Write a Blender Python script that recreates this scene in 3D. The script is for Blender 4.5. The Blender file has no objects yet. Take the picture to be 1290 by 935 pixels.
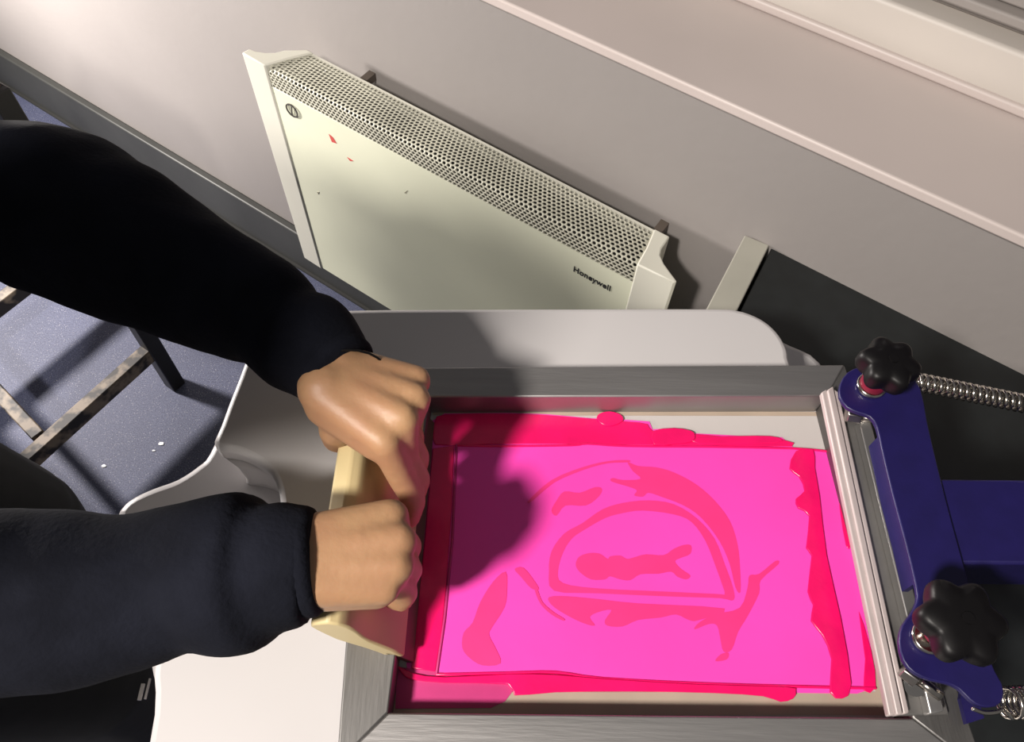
import bpy, bmesh, math, random
from mathutils import Vector, Matrix, noise
from mathutils.geometry import tessellate_polygon
random.seed(4)
scn = bpy.context.scene
COL = scn.collection

# ------------------------------------------------------------------ camera model
F = 1000.0; CX, CY = 645.0, 467.5
H0 = 1.456
nv = Vector((612 - CX, 1075 - CY, F)).normalized()
gv = Vector((680 - CX, -1150 - CY, F)); gv -= nv * gv.dot(nv); gv.normalize()
Zc = -nv; Yc = gv; Xc = Yc.cross(Zc)
RW = Matrix((Xc, Yc, Zc))            # world = RW @ (right, down, forward)
CAM = Vector((0, 0, H0))
FWD = RW @ Vector((0, 0, 1))
def ray(px, py): return RW @ Vector(((px - CX) / F, (py - CY) / F, 1))
def U(px, py, z):
    d = ray(px, py); return CAM + d * ((z - CAM.z) / d.z)
def UP(px, py, p0, n):
    d = ray(px, py); return CAM + d * ((p0 - CAM).dot(n) / d.dot(n))
def depth(P): return (P - CAM).dot(FWD)
def vec(*a): return Vector(a)

# ------------------------------------------------------------------ materials
def new_mat(name):
    m = bpy.data.materials.new(name); m.use_nodes = True
    return m, m.node_tree, m.node_tree.nodes['Principled BSDF']
def mat(name, col, rough=.5, metal=0, nscale=0, namt=.1, bump=0, bscale=None, coat=0, sheen=0, detail=4, stretch=None, col2=None, sub=0):
    m, nt, b = new_mat(name)
    b.inputs['Roughness'].default_value = rough; b.inputs['Metallic'].default_value = metal
    b.inputs['Coat Weight'].default_value = coat
    b.inputs['Sheen Weight'].default_value = sheen
    if sub:
        b.inputs['Subsurface Weight'].default_value = sub
        b.inputs['Subsurface Radius'].default_value = (.01, .004, .002); b.inputs['Subsurface Scale'].default_value = 1
    c = (*col, 1); b.inputs['Base Color'].default_value = c
    tc = nt.nodes.new('ShaderNodeTexCoord'); mp = nt.nodes.new('ShaderNodeMapping')
    nt.links.new(tc.outputs['Object'], mp.inputs['Vector'])
    if stretch: mp.inputs['Scale'].default_value = stretch
    if nscale:
        n = nt.nodes.new('ShaderNodeTexNoise'); n.inputs['Scale'].default_value = nscale; n.inputs['Detail'].default_value = detail
        nt.links.new(mp.outputs[0], n.inputs['Vector'])
        r = nt.nodes.new('ShaderNodeValToRGB'); r.color_ramp.elements[0].position = .3; r.color_ramp.elements[1].position = .7
        c2 = col2 if col2 else tuple(min(1, x * (1 + namt)) for x in col)
        c1 = col if col2 else tuple(x * (1 - namt) for x in col)
        r.color_ramp.elements[0].color = (*c1, 1); r.color_ramp.elements[1].color = (*c2, 1)
        nt.links.new(n.outputs['Fac'], r.inputs['Fac']); nt.links.new(r.outputs['Color'], b.inputs['Base Color'])
    if bump:
        n = nt.nodes.new('ShaderNodeTexNoise'); n.inputs['Scale'].default_value = bscale or nscale or 50; n.inputs['Detail'].default_value = 5
        nt.links.new(mp.outputs[0], n.inputs['Vector'])
        bp = nt.nodes.new('ShaderNodeBump'); bp.inputs['Strength'].default_value = bump; bp.inputs['Distance'].default_value = .002
        nt.links.new(n.outputs['Fac'], bp.inputs['Height']); nt.links.new(bp.outputs[0], b.inputs['Normal'])
    return m
M = {}
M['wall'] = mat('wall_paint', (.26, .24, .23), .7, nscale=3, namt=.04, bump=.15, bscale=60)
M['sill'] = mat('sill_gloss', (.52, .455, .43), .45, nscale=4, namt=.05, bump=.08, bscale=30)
M['base'] = mat('skirting_paint', (.038, .039, .036), .5, nscale=8, namt=.15, bump=.1, bscale=40)
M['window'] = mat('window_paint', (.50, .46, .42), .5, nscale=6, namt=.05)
M['winshade'] = mat('window_shaded_paint', (.26, .235, .22), .6, nscale=6, namt=.05)  # window paint again, shade of the upper parts put into the colour
M['heater'] = mat('heater_enamel', (.70, .715, .56), .38, nscale=5, namt=.04)
M['heatercap'] = mat('heater_plastic', (.62, .61, .53), .42, nscale=5, namt=.03)
M['grille'] = mat('heater_grille', (.50, .49, .40), .45, nscale=9, namt=.18)
M['bracket'] = mat('bracket_metal', (.10, .08, .065), .5)
M['void'] = mat('dark_interior', (.02, .02, .018), .8)
M['ink_print'] = mat('black_print', (.02, .02, .02), .5)
M['redmark'] = mat('red_mark', (.55, .08, .07), .6)
M['speck'] = mat('grey_mark', (.28, .27, .2), .7)
M['white'] = mat('white_moulding', (.55, .53, .53), .35, nscale=5, namt=.03, bump=.05, bscale=9)
M['paper'] = mat('paper', (.82, .80, .80), .8)
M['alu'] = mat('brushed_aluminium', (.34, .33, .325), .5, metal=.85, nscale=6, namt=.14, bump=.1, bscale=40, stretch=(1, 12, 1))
M['alu2'] = mat('aluminium_side_shaded', (.20, .194, .188), .5, metal=.85, nscale=6, namt=.14, bump=.1, bscale=40, stretch=(12, 1, 1))  # same aluminium, darkened in its colour so side bars reflect less light
M['rib'] = mat('clamp_strip', (.46, .395, .385), .45, metal=.1, nscale=40, namt=.06)
M['channel'] = mat('clamp_channel', (.26, .25, .24), .4, metal=.7, nscale=20, namt=.15)
M['chan2'] = mat('clamp_rail', (.42, .41, .40), .35, metal=.8, nscale=20, namt=.1)
M['blue'] = mat('blue_powder_coat', (.009, .0058, .070), .45, nscale=60, namt=.1, bump=.05, bscale=300)
M['knob'] = mat('black_plastic', (.004, .0035, .004), .45)
M['knob'].node_tree.nodes['Principled BSDF'].inputs['Specular IOR Level'].default_value = .25
M['red'] = mat('red_washer', (.20, .010, .03), .45)
M['chrome'] = mat('chrome', (.62, .58, .53), .17, metal=1)
M['steel'] = mat('hex_steel', (.45, .42, .40), .3, metal=1)
M['dark'] = mat('dark_laminate', (.0085, .0105, .011), .55, nscale=50, namt=.2)
M['edge'] = mat('light_edge', (.36, .35, .30), .5, nscale=20, namt=.05)
M['pink'] = mat('pink_ink_film', (.99, .060, .46), .45, nscale=8, namt=.08, bump=.05, bscale=60)
M['hot'] = mat('thick_pink_ink', (.84, .0050, .130), .25, nscale=25, namt=.12, bump=.35, bscale=45)
M['art'] = mat('stencil_pink', (.86, .036, .225), .45, nscale=30, namt=.05)
M['artdk'] = mat('stained_mesh', (.52, .03, .18), .5, nscale=30, namt=.1)
M['tape'] = mat('brown_tape', (.40, .32, .25), .5, nscale=20, namt=.08)
M['wood'] = mat('squeegee_wood', (.58, .47, .25), .5, nscale=10, namt=.12, stretch=(1, .08, 1), bump=.1)
M['woodst'] = mat('stained_wood', (.50, .34, .25), .5, nscale=14, namt=.12, stretch=(1, .1, 1), bump=.1)
M['rubber'] = mat('squeegee_rubber', (.10, .085, .06), .45)
M['skin'] = mat('skin', (.43, .25, .13), .5, nscale=30, namt=.05, bump=.12, bscale=260, sub=.12, col2=(.39, .20, .11))
M['fleece'] = mat('navy_fleece', (.0080, .0088, .0140), 1, nscale=25, namt=.3, bump=.3, bscale=300)
M['fleece'].node_tree.nodes['Principled BSDF'].inputs['Specular IOR Level'].default_value = .12
M['trouser'] = mat('black_trousers', (.008, .008, .010), .9, nscale=40, namt=.2)
M['hair'] = mat('dark_hair', (.03, .018, .01), .5)
M['shoe'] = mat('shoe', (.03, .03, .03), .5)
M['stoolmetal'] = mat('black_stool_paint', (.014, .013, .013), .45)
M['stoolwood'] = mat('stool_seat_wood', (.14, .06, .045), .6, nscale=8, namt=.2)
M['fleck'] = mat('white_fleck', (.85, .85, .85), .4)
# mesh fabric : slightly see-through
m, nt, b = new_mat('screen_mesh'); M['mesh'] = m
b.inputs['Base Color'].default_value = (.70, .66, .64, 1); b.inputs['Roughness'].default_value = .6
mx = nt.nodes.new('ShaderNodeMixShader'); tr = nt.nodes.new('ShaderNodeBsdfTransparent'); mx.inputs[0].default_value = .55
o = nt.nodes['Material Output']
nt.links.new(tr.outputs[0], mx.inputs[1]); nt.links.new(b.outputs[0], mx.inputs[2]); nt.links.new(mx.outputs[0], o.inputs['Surface'])
# floor : speckled blue-grey vinyl
m, nt, b = new_mat('speckled_floor'); M['floor'] = m
tc = nt.nodes.new('ShaderNodeTexCoord')
def noise_node(s, d=2):
    n = nt.nodes.new('ShaderNodeTexNoise'); n.inputs['Scale'].default_value = s; n.inputs['Detail'].default_value = d
    nt.links.new(tc.outputs['Object'], n.inputs['Vector']); return n
n1 = noise_node(420, 3); n2 = noise_node(6, 3); v = nt.nodes.new('ShaderNodeTexVoronoi'); v.inputs['Scale'].default_value = 260
nt.links.new(tc.outputs['Object'], v.inputs['Vector'])
r1 = nt.nodes.new('ShaderNodeValToRGB'); e = r1.color_ramp.elements
e[0].position = .36; e[0].color = (.032, .038, .080, 1); e[1].position = .64; e[1].color = (.100, .112, .185, 1)
nt.links.new(n1.outputs['Fac'], r1.inputs['Fac'])
r2 = nt.nodes.new('ShaderNodeValToRGB'); e = r2.color_ramp.elements
e[0].position = .16; e[0].color = (1, 1, 1, 1); e[1].position = .24; e[1].color = (0, 0, 0, 1)
nt.links.new(v.outputs['Distance'], r2.inputs['Fac'])
mi = nt.nodes.new('ShaderNodeMix'); mi.data_type = 'RGBA'
nt.links.new(r2.outputs['Color'], mi.inputs['Factor']); nt.links.new(r1.outputs['Color'], mi.inputs['A'])
mc = nt.nodes.new('ShaderNodeMix'); mc.data_type = 'RGBA'; mc.inputs['A'].default_value = (.03, .03, .08, 1); mc.inputs['B'].default_value = (.34, .34, .38, 1)
vr = nt.nodes.new('ShaderNodeSeparateColor'); nt.links.new(v.outputs['Color'], vr.inputs[0])
nt.links.new(vr.outputs[0], mc.inputs['Factor']); nt.links.new(mc.outputs['Result'], mi.inputs['B'])
m3 = nt.nodes.new('ShaderNodeMix'); m3.data_type = 'RGBA'; m3.blend_type = 'MULTIPLY'; m3.inputs['Factor'].default_value = .5
r3 = nt.nodes.new('ShaderNodeValToRGB'); e = r3.color_ramp.elements
e[0].position = .3; e[0].color = (.6, .6, .6, 1); e[1].position = .7; e[1].color = (1, 1, 1, 1)
nt.links.new(n2.outputs['Fac'], r3.inputs['Fac'])
nt.links.new(mi.outputs['Result'], m3.inputs['A']); nt.links.new(r3.outputs['Color'], m3.inputs['B'])
nt.links.new(m3.outputs['Result'], b.inputs['Base Color']); b.inputs['Roughness'].default_value = .65
# scuffed stool paint
m, nt, b = new_mat('scuffed_stretcher'); M['scuff'] = m
tc = nt.nodes.new('ShaderNodeTexCoord'); n = nt.nodes.new('ShaderNodeTexNoise'); n.inputs['Scale'].default_value = 28; n.inputs['Detail'].default_value = 6
nt.links.new(tc.outputs['Object'], n.inputs['Vector']); r = nt.nodes.new('ShaderNodeValToRGB')
e = r.color_ramp.elements; e[0].position = .46; e[0].color = (.02, .017, .016, 1); e[1].position = .58; e[1].color = (.20, .16, .12, 1)
nt.links.new(n.outputs['Fac'], r.inputs['Fac']); nt.links.new(r.outputs['Color'], b.inputs['Base Color']); b.inputs['Roughness'].default_value = .6

# ------------------------------------------------------------------ object helpers
def tag(o, label=None, cat=None, group=None, kind=None):
    if label: o['label'] = label
    if cat: o['category'] = cat
    if group: o['group'] = group
    if kind: o['kind'] = kind
    return o
def obj(name, bm, m, parent=None, smooth=False):
    me = bpy.data.meshes.new(name)
    bmesh.ops.recalc_face_normals(bm, faces=bm.faces)
    bm.to_mesh(me); bm.free()
    me.materials.append(m if not isinstance(m, str) else M[m])
    if smooth:
        for p in me.polygons: p.use_smooth = True
    o = bpy.data.objects.new(name, me); COL.objects.link(o)
    if parent:
        o.parent = parent
        o.matrix_parent_inverse = Matrix.Translation(-parent.location) if parent.type == 'EMPTY' else parent.matrix_world.inverted()
    return o
def thing(name, label, cat, loc=(0, 0, 0), group=None, kind=None):
    o = bpy.data.objects.new(name, None); COL.objects.link(o); o.location = loc; o.empty_display_size = .05
    return tag(o, label, cat, group, kind)
def bevel(o, w=.002, seg=2, ang=30):
    md = o.modifiers.new('bevel', 'BEVEL'); md.width = w; md.segments = seg; md.limit_method = 'ANGLE'; md.angle_limit = math.radians(ang)
    md.harden_normals = False
    for p in o.data.polygons: p.use_smooth = True
    try: o.data.set_sharp_from_angle(angle=math.radians(35))
    except Exception: pass
    return o
def B(): return bmesh.new()
def add_hex(bm, lo, hi):
    """solid between two rings of points (same count)"""
    n = len(lo); a = [bm.verts.new(p) for p in lo]; c = [bm.verts.new(p) for p in hi]
    for i in range(n):
        bm.faces.new((a[i], a[(i + 1) % n], c[(i + 1) % n], c[i]))
    bm.faces.new(a[::-1]); bm.faces.new(c)
def add_box(bm, c, s, ax=None):
    """box centre c, size s, axes ax (3 unit vectors)"""
    ax = ax or (vec(1, 0, 0), vec(0, 1, 0), vec(0, 0, 1)); c = Vector(c)
    def p(i, j, k): return c + ax[0] * (i * s[0] / 2) + ax[1] * (j * s[1] / 2) + ax[2] * (k * s[2] / 2)
    add_hex(bm, [p(-1, -1, -1), p(1, -1, -1), p(1, 1, -1), p(-1, 1, -1)], [p(-1, -1, 1), p(1, -1, 1), p(1, 1, 1), p(-1, 1, 1)])
def add_prism(bm, pts, z0, z1):
    add_hex(bm, [vec(p[0], p[1], z0) for p in pts], [vec(p[0], p[1], z1) for p in pts])
def catmull(pts, k=4, closed=True):
    n = len(pts); out = []
    rng = range(n) if closed else range(n - 1)
    for i in rng:
        if closed: p0, p1, p2, p3 = pts[i - 1], pts[i], pts[(i + 1) % n], pts[(i + 2) % n]
        else: p0, p1, p2, p3 = pts[max(i - 1, 0)], pts[i], pts[i + 1], pts[min(i + 2, n - 1)]
        for j in range(k):
            t = j / k
            out.append(tuple(.5 * ((2 * b_) + (-a + c) * t + (2 * a - 5 * b_ + 4 * c - d) * t * t + (-a + 3 * b_ - 3 * c + d) * t ** 3)
                             for a, b_, c, d in zip(p0, p1, p2, p3)))
    if not closed: out.append(tuple(pts[-1]))
    return out
def px_prism(bm, pts, z0, z1, k=0):
    if k: pts = catmull(pts, k)
    w = [U(p[0], p[1], z1) for p in pts]
    add_prism(bm, w, z0, z1)
def frames(path):
    T = []
    for i in range(len(path)):
        a = path[max(i - 1, 0)]; b_ = path[min(i + 1, len(path) - 1)]; T.append((b_ - a).normalized())
    n0 = T[0].cross(vec(0, 0, 1))
    if n0.length < .1: n0 = T[0].cross(vec(1, 0, 0))
    n0.normalize(); N = [n0]
    for t in T[1:]:
        n = N[-1] - t * N[-1].dot(t); N.append(n.normalized())
    return T, N
def add_tube(bm, path, radii, seg=16, rnd=True, prof=None):
    path = [Vector(p) for p in path]
    if not hasattr(radii, '__len__'): radii = [radii] * len(path)
    T, N = frames(path)
    if rnd:   # rounded ends
        q = []
        for s in (80, 55, 30): q.append((path[0] - T[0] * radii[0] * math.sin(math.radians(s)) * .8, radii[0] * math.cos(math.radians(s)), 0))
        for i, p in enumerate(path): q.append((p, radii[i], i))
        for s in (30, 55, 80): q.append((path[-1] + T[-1] * radii[-1] * math.sin(math.radians(s)) * .8, radii[-1] * math.cos(math.radians(s)), len(path) - 1))
    else: q = [(p, radii[i], i) for i, p in enumerate(path)]
    rings = []
    for p, r, i in q:
        bn = T[i].cross(N[i]); ring = []
        for k in range(seg):
            a = 2 * math.pi * k / seg; f = prof(i, a) if prof else 1
            ring.append(bm.verts.new(p + (N[i] * math.cos(a) + bn * math.sin(a)) * (r * f)))
        rings.append(ring)
    for a, b_ in zip(rings, rings[1:]):
        for k in range(seg): bm.faces.new((a[k], a[(k + 1) % seg], b_[(k + 1) % seg], b_[k]))
    bm.faces.new(rings[0][::-1]); bm.faces.new(rings[-1])
def add_cyl(bm, a, b_, r, r2=None, seg=20): add_tube(bm, [a, b_], [r, r2 if r2 is not None else r], seg, rnd=False)
def remeshed(bm, voxel, iters=6, fac=.5, disp=0, dscale=.1):
    me = bpy.data.meshes.new('tmp'); bmesh.ops.recalc_face_normals(bm, faces=bm.faces); bm.to_mesh(me); bm.free()
    o = bpy.data.objects.new('tmp', me); COL.objects.link(o)
    r = o.modifiers.new('r', 'REMESH'); r.mode = 'VOXEL'; r.voxel_size = voxel; r.use_smooth_shade = True
    s = o.modifiers.new('s', 'SMOOTH'); s.factor = fac; s.iterations = iters
    dg = bpy.context.evaluated_depsgraph_get(); dg.update()
    out = bpy.data.meshes.new_from_object(o.evaluated_get(dg))
    bpy.data.objects.remove(o); bpy.data.meshes.remove(me)
    for p in out.polygons: p.use_smooth = True
    return out
def mesh_obj(name, me, m, parent=None):
    me.materials.clear(); me.materials.append(M[m]); me.name = name
    o = bpy.data.objects.new(name, me); COL.objects.link(o)
    if parent: o.parent = parent
    return o

# ------------------------------------------------------------------ room
AW = math.radians(-33.65)
u = vec(math.cos(AW), math.sin(AW), 0); m_ = vec(math.sin(AW), -math.cos(AW), 0)      # along wall, out of wall (into the room)
W0 = U(13, 102, 0); W0.z = 0
def W(s, off, z): return W0 + u * s + m_ * off + vec(0, 0, z)
def wall_hit(px, py, off):
    P = UP(px, py, W0 + m_ * off, m_); return (P - W0).dot(u), P.z
def flat(px, py, z):
    P = U(px, py, z) - W0; return P.dot(u), P.dot(m_)
bm = B(); add_prism(bm, [W(-2.2, -.2, 0), W(4.5, -.2, 0), W(4.5, 4.2, 0), W(-2.2, 4.2, 0)], -.05, 0)
tag(obj('floor', bm, 'floor'), 'blue grey speckled vinyl floor', 'floor', kind='structure')
sill_z = .885
SIN = .11   # depth of the sill recess
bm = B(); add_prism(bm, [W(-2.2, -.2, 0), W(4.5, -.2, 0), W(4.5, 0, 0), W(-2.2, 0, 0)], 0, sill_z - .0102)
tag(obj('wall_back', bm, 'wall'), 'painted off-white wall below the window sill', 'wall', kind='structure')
bs, bz = wall_hit(180, 171, .018)
bm = B(); add_prism(bm, [W(-2.2, .0, 0), W(4.5, .0, 0), W(4.5, .018, 0), W(-2.2, .018, 0)], 0, .132)
tag(bevel(obj('baseboard_back', bm, 'base'), .004), 'grey painted skirting board along the wall foot', 'baseboard', kind='structure')
bm = B(); add_prism(bm, [W(-2.2, .018, 0), W(4.5, .018, 0), W(4.5, .024, 0), W(-2.2, .024, 0)], 0, .006)
tag(obj('trim_1', bm, 'void'), 'dark sealing bead at the foot of the skirting', 'trim', kind='structure')
# window: sill, bottom rail, frame, glass
zs = sill_z + .004
s1, d1 = flat(1100, 69, zs)      # back line of the sill
win = thing('window_1', 'white painted window with a deep sill above the wall', 'window', W(1.5, 0, sill_z), kind='structure')
print('sill depth', d1)
bm = B(); add_prism(bm, [W(-2.2, d1 - .01, 0), W(4.5, d1 - .01, 0), W(4.5, .012, 0), W(-2.2, .012, 0)], sill_z - .010, zs)
bevel(obj('window_sill', bm, 'sill', win), .003, 2)
def line_z(p, off): return wall_hit(*p, off)[1]
z1 = line_z((1195, 32), d1)      # top of the bright bottom rail
z2 = line_z((1247, 18), d1 - .03)
print('rail', z1, z2)
def strip(name, off0, off1, za, zb, mt, bv=.003):
    bm = B(); add_prism(bm, [W(-2.2, off0, 0), W(4.5, off0, 0), W(4.5, off1, 0), W(-2.2, off1, 0)], za, zb)
    return bevel(obj(name, bm, mt, win), bv)
strip('sill_upstand', d1 - .01, d1 + .006, zs, zs + .012, 'sill')
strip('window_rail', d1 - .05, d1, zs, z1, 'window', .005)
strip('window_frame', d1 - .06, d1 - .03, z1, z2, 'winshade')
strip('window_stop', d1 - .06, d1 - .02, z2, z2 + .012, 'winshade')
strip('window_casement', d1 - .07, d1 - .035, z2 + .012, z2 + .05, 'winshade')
m, nt, b = new_mat('night_glass'); M['glass'] = m
b.inputs['Base Color'].default_value = (.02, .015, .03, 1); b.inputs['Roughness'].default_value = .05
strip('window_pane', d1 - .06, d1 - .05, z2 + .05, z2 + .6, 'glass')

# ------------------------------------------------------------------ heater
HF, HB = .10, .042
zt = .688
sL = wall_hit(340, 103, HF)[0]; sR = wall_hit(800, 345, HF)[0]
zb = .222
ht = thing('wall_heater', 'cream wall-mounted panel heater with perforated grille along its top', 'heater', W((sL + sR) / 2, .05, zb))
rd = .010
gp = []      # grille profile: list of (off, z)
for k in range(15): gp.append((HB + (HF - rd - HB) * k / 14, zt))
for k in range(1, 6): a = math.radians(90 * k / 6); gp.append((HF - rd + rd * math.sin(a), zt - rd + rd * math.cos(a)))
for k in range(0, 5): gp.append((HF, zt - rd - .0245 * k / 4))
# resample the profile to row height
def resample(pts, n):
    L = [0]
    for a, b_ in zip(pts, pts[1:]): L.append(L[-1] + math.dist(a, b_))
    out = []
    for i in range(n + 1):
        t = L[-1] * i / n; j = 0
        while j < len(L) - 2 and L[j + 1] < t: j += 1
        f = (t - L[j]) / (L[j + 1] - L[j]); out.append(tuple(a + (b_ - a) * f for a, b_ in zip(pts[j], pts[j + 1])))
    return out, L[-1]
NR = 16; pr_, PL = resample(gp, NR * 4)
NC = 84; cw = (sR - sL) / NC
bm = B()
IL, IR = .036, .010
def lerp_(x, k):
    q = (x - sL) / (sR - sL); a = sL + IL * k; b_ = sR - IR * k; return a + (b_ - a) * q
def gpt(x, t):
    t = max(0, min(NR * 4, t * 4)); i = min(int(t), NR * 4 - 1); f = t - i
    o_ = pr_[i][0] + (pr_[i + 1][0] - pr_[i][0]) * f; k = max(0, (HF - o_) / (HF - HB)) ** 1.15; x = lerp_(x, k); z = pr_[i][1] + (pr_[i + 1][1] - pr_[i][1]) * f
    return W(x, o_, z)
for r in range(NR):
    shift = .5 if r % 2 else 0
    edges = [sL] + [sL + (c + shift) * cw for c in range(NC + 1) if 0 < (c + shift) < NC] + [sR]
    for x0, x1 in zip(edges, edges[1:]):
        if x1 - x0 < cw * .8:
            bm.faces.new([bm.verts.new(gpt(*q)) for q in ((x0, r), (x1, r), (x1, r + 1), (x0, r + 1))]); continue
        mx_ = (x0 + x1) / 2
        outer = [(x0, r), (mx_, r), (x1, r), (x1, r + .5), (x1, r + 1), (mx_, r + 1), (x0, r + 1), (x0, r + .5)]
        inner = [(mx_ + .36 * cw * math.cos(a), r + .5 + .40 * math.sin(a)) for a in [math.radians(225 + 45 * k) for k in range(8)]]
        ov = [bm.verts.new(gpt(*q)) for q in outer]; iv = [bm.verts.new(gpt(*q)) for q in inner]
        for k in range(8): bm.faces.new((ov[k], ov[(k + 1) % 8], iv[(k + 1) % 8], iv[k]))
bmesh.ops.remove_doubles(bm, verts=bm.verts, dist=.00002)
g = obj('grille', bm, 'grille', ht, smooth=True)
so = g.modifiers.new('thick', 'SOLIDIFY'); so.thickness = .0008; so.offset = -1
def hbox(name, s0, s1, o0, o1, za, zb_, mt, bv=0, parent=ht):
    bm = B(); add_prism(bm, [W(s0, o0, 0), W(s1, o0, 0), W(s1, o1, 0), W(s0, o1, 0)], za, zb_)
    o_ = obj(name, bm, mt, parent)
    return bevel(o_, bv) if bv else o_
zf = pr_[-1][1]
hbox('casing', sL + IL, sR - IR, HB, HF - .004, zb + .004, zt - .022, 'void')
hbox('back_panel', sL + IL, sR - IR, HB - .004, HB, zb + .01, zt, 'heatercap')
hbox('front_panel', sL, sR, HF - .003, HF, zb, zf, 'heater', .001)
hbox('bottom_panel', sL, sR, HB, HF - .003, zb, zb + .004, 'heatercap')
for s in (sL + .115, sR - .012):
    hbox('wall_bracket', s - .006, s + .006, 0, HB - .003, zt - .03, zt - .018, 'bracket')
    hbox('wall_bracket', s - .006, s + .006, 0, HB - .003, zb + .05, zb + .08, 'bracket')
# end caps: concave plan outline measured on the right cap, mirrored to the left
capR = [(803, 334), (852, 357), (842, 343), (837, 333), (838, 322), (846, 305), (851, 296), (843, 289)]
cp = []
for p in capR:
    s, o_ = flat(*p, zt + .004); cp.append((s - sR, o_))
w_out = max(c[0] for c in cp); print('cap', cp)
profR = [(0, HF + .002), (.050, HF + .0), (.0535, HF - .004), (.041, HF - .011), (.027, HF - .019), (.0165, HF - .028), (.0125, HF - .038), (.0120, HF - .048), (.0115, HB - .004), (-IR - .001, HB - .004), (-IR * .4, (HB + HF) / 2)]
capL = [(314, 61), (322, 64), (334, 66), (346, 66), (358, 63), (376, 58), (392, 56)]
cl_ = [(sL - flat(*p, zt + .003)[0], flat(*p, zt + .003)[1]) for p in capL]
print('capL', cl_)
profL = [(0, HF + .002), (.046, HF + .001)] + [(a, min(b_, HF - .002)) for a, b_ in cl_ if b_ > HB] + [(-IL - .001 + .012, HB - .004), (-IL - .001, HB - .004), (-IL * .45, (HB + HF) / 2)]
for sgn, s0, prof in ((-1, sL, profL), (1, sR, profR)):
    bm = B()
    lo = [W(s0 + sgn * a, b_, zb - .002) for a, b_ in prof]; hi = [W(s0 + sgn * a, b_, zt + .003) for a, b_ in prof]
    add_hex(bm, lo, hi); bevel(obj('end_cap', bm, 'heatercap', ht), .002, 2, 50)
# dial, writing and marks
def front_pt(px, py, off=HF): P = UP(px, py, W0 + m_ * off, m_); return P
dc = front_pt(368, 139, HF + .001)
bm = B(); n = 32
for k in range(n):
    a0 = 2 * math.pi * k / n; a1 = 2 * math.pi * (k + 1) / n
    def rp(a, r, d): return dc + u * (r * math.cos(a)) + vec(0, 0, r * math.sin(a)) + m_ * d
    add_hex(bm, [rp(a0, .0098, 0), rp(a1, .0098, 0), rp(a1, .0118, 0), rp(a0, .0118, 0)], [rp(a0, .0098, .0016), rp(a1, .0098, .0016), rp(a1, .0118, .0016), rp(a0, .0118, .0016)])
dial = obj('thermostat_dial', bm, 'speck', ht); M_dial = mat('dial_dark', (.06, .055, .05), .5); dial.data.materials[0] = M_dial
bm = B(); sd = (u * .25 + vec(0, 0, 1)).normalized()
add_box(bm, dc + m_ * .0008, (.0012, .017, .0016), (u, sd, m_)); o_ = obj('dial_slot', bm, 'speck', dial); o_.data.materials[0] = M_dial
tcu = bpy.data.curves.new('t', 'FONT'); tcu.body = 'Honeywell'; tcu.size = 1; tcu.extrude = .01; tcu.offset = .022; tcu.space_character = 1.06
to = bpy.data.objects.new('t', tcu); COL.objects.link(to); bpy.context.view_layer.update()
tme = bpy.data.meshes.new_from_object(to.evaluated_get(bpy.context.evaluated_depsgraph_get())); bpy.data.objects.remove(to)
a = front_pt(722, 341); c = front_pt(769, 365); wdt = max(v.co.x for v in tme.vertices); L = (c - a).dot(u)
sc = L / wdt
for v in tme.vertices:
    x, y, z = v.co; q = a + u * (x * sc) + vec(0, 0, y * sc * 1.15) + m_ * (.0004 + z * .03); v.co = q
tme.materials.clear(); tme.materials.append(M['ink_print'])
to = bpy.data.objects.new('brand_lettering', tme); COL.objects.link(to); to.parent = ht; to.matrix_parent_inverse = Matrix.Translation(-ht.location)
def mark(name, pts, mt):
    bm = B(); w = [front_pt(*p, HF + .0006) for p in pts]
    add_hex(bm, [q - m_ * .0008 for q in w], w); return obj(name, bm, mt, ht)
mark('paint_scratch', [(414, 169), (419, 173), (424, 181), (418, 179)], 'redmark')['label'] = 'upper red scratch on the heater front'
mark('paint_scratch', [(437, 198), (445, 203), (441, 203)], 'redmark')['label'] = 'lower red scratch on the heater front'
mark('paint_fleck', [(399, 242), (402, 242), (401, 245)], 'speck'); mark('paint_fleck', [(509, 243), (513, 240), (511, 244)], 'speck')

# ------------------------------------------------------------------ dark cabinet
DZ = .712
c0 = U(972, 312, DZ); c1 = U(1290, 442, DZ)
du = (c1 - c0).normalized(); dv = vec(du.y, -du.x, 0)          # du along the back, dv to the front
cab = thing('low_cabinet', 'dark grey topped cabinet with a pale end edge, right of the heater', 'cabinet', (c0 + du * .3 + dv * .3 - vec(0, 0, DZ)))
sw = .032
bm = B(); add_prism(bm, [c0, c0 + du * 1.2, c0 + du * 1.2 + dv * .78, c0 + dv * .78], DZ - .025, DZ); bevel(obj('worktop', bm, 'dark', cab), .0015)
q0 = c0 - du * .0035
bm = B(); add_prism(bm, [q0 - du * sw, q0, q0 + dv * .78, q0 - du * sw + dv * .78], .04, DZ + .003); bevel(obj('end_panel', bm, 'edge', cab), .0015)
bm = B(); add_prism(bm, [c0 + dv * .02, c0 + du * 1.18 + dv * .02, c0 + du * 1.18 + dv * .75, c0 + dv * .75], .04, DZ - .026); obj('carcass', bm, 'dark', cab)
bm = B(); add_prism(bm, [c0 + dv * .06 + du * .03, c0 + du * 1.15 + dv * .06, c0 + du * 1.15 + dv * .7, c0 + dv * .7 + du * .03], 0, .04); obj('plinth', bm, 'void', cab)

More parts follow.
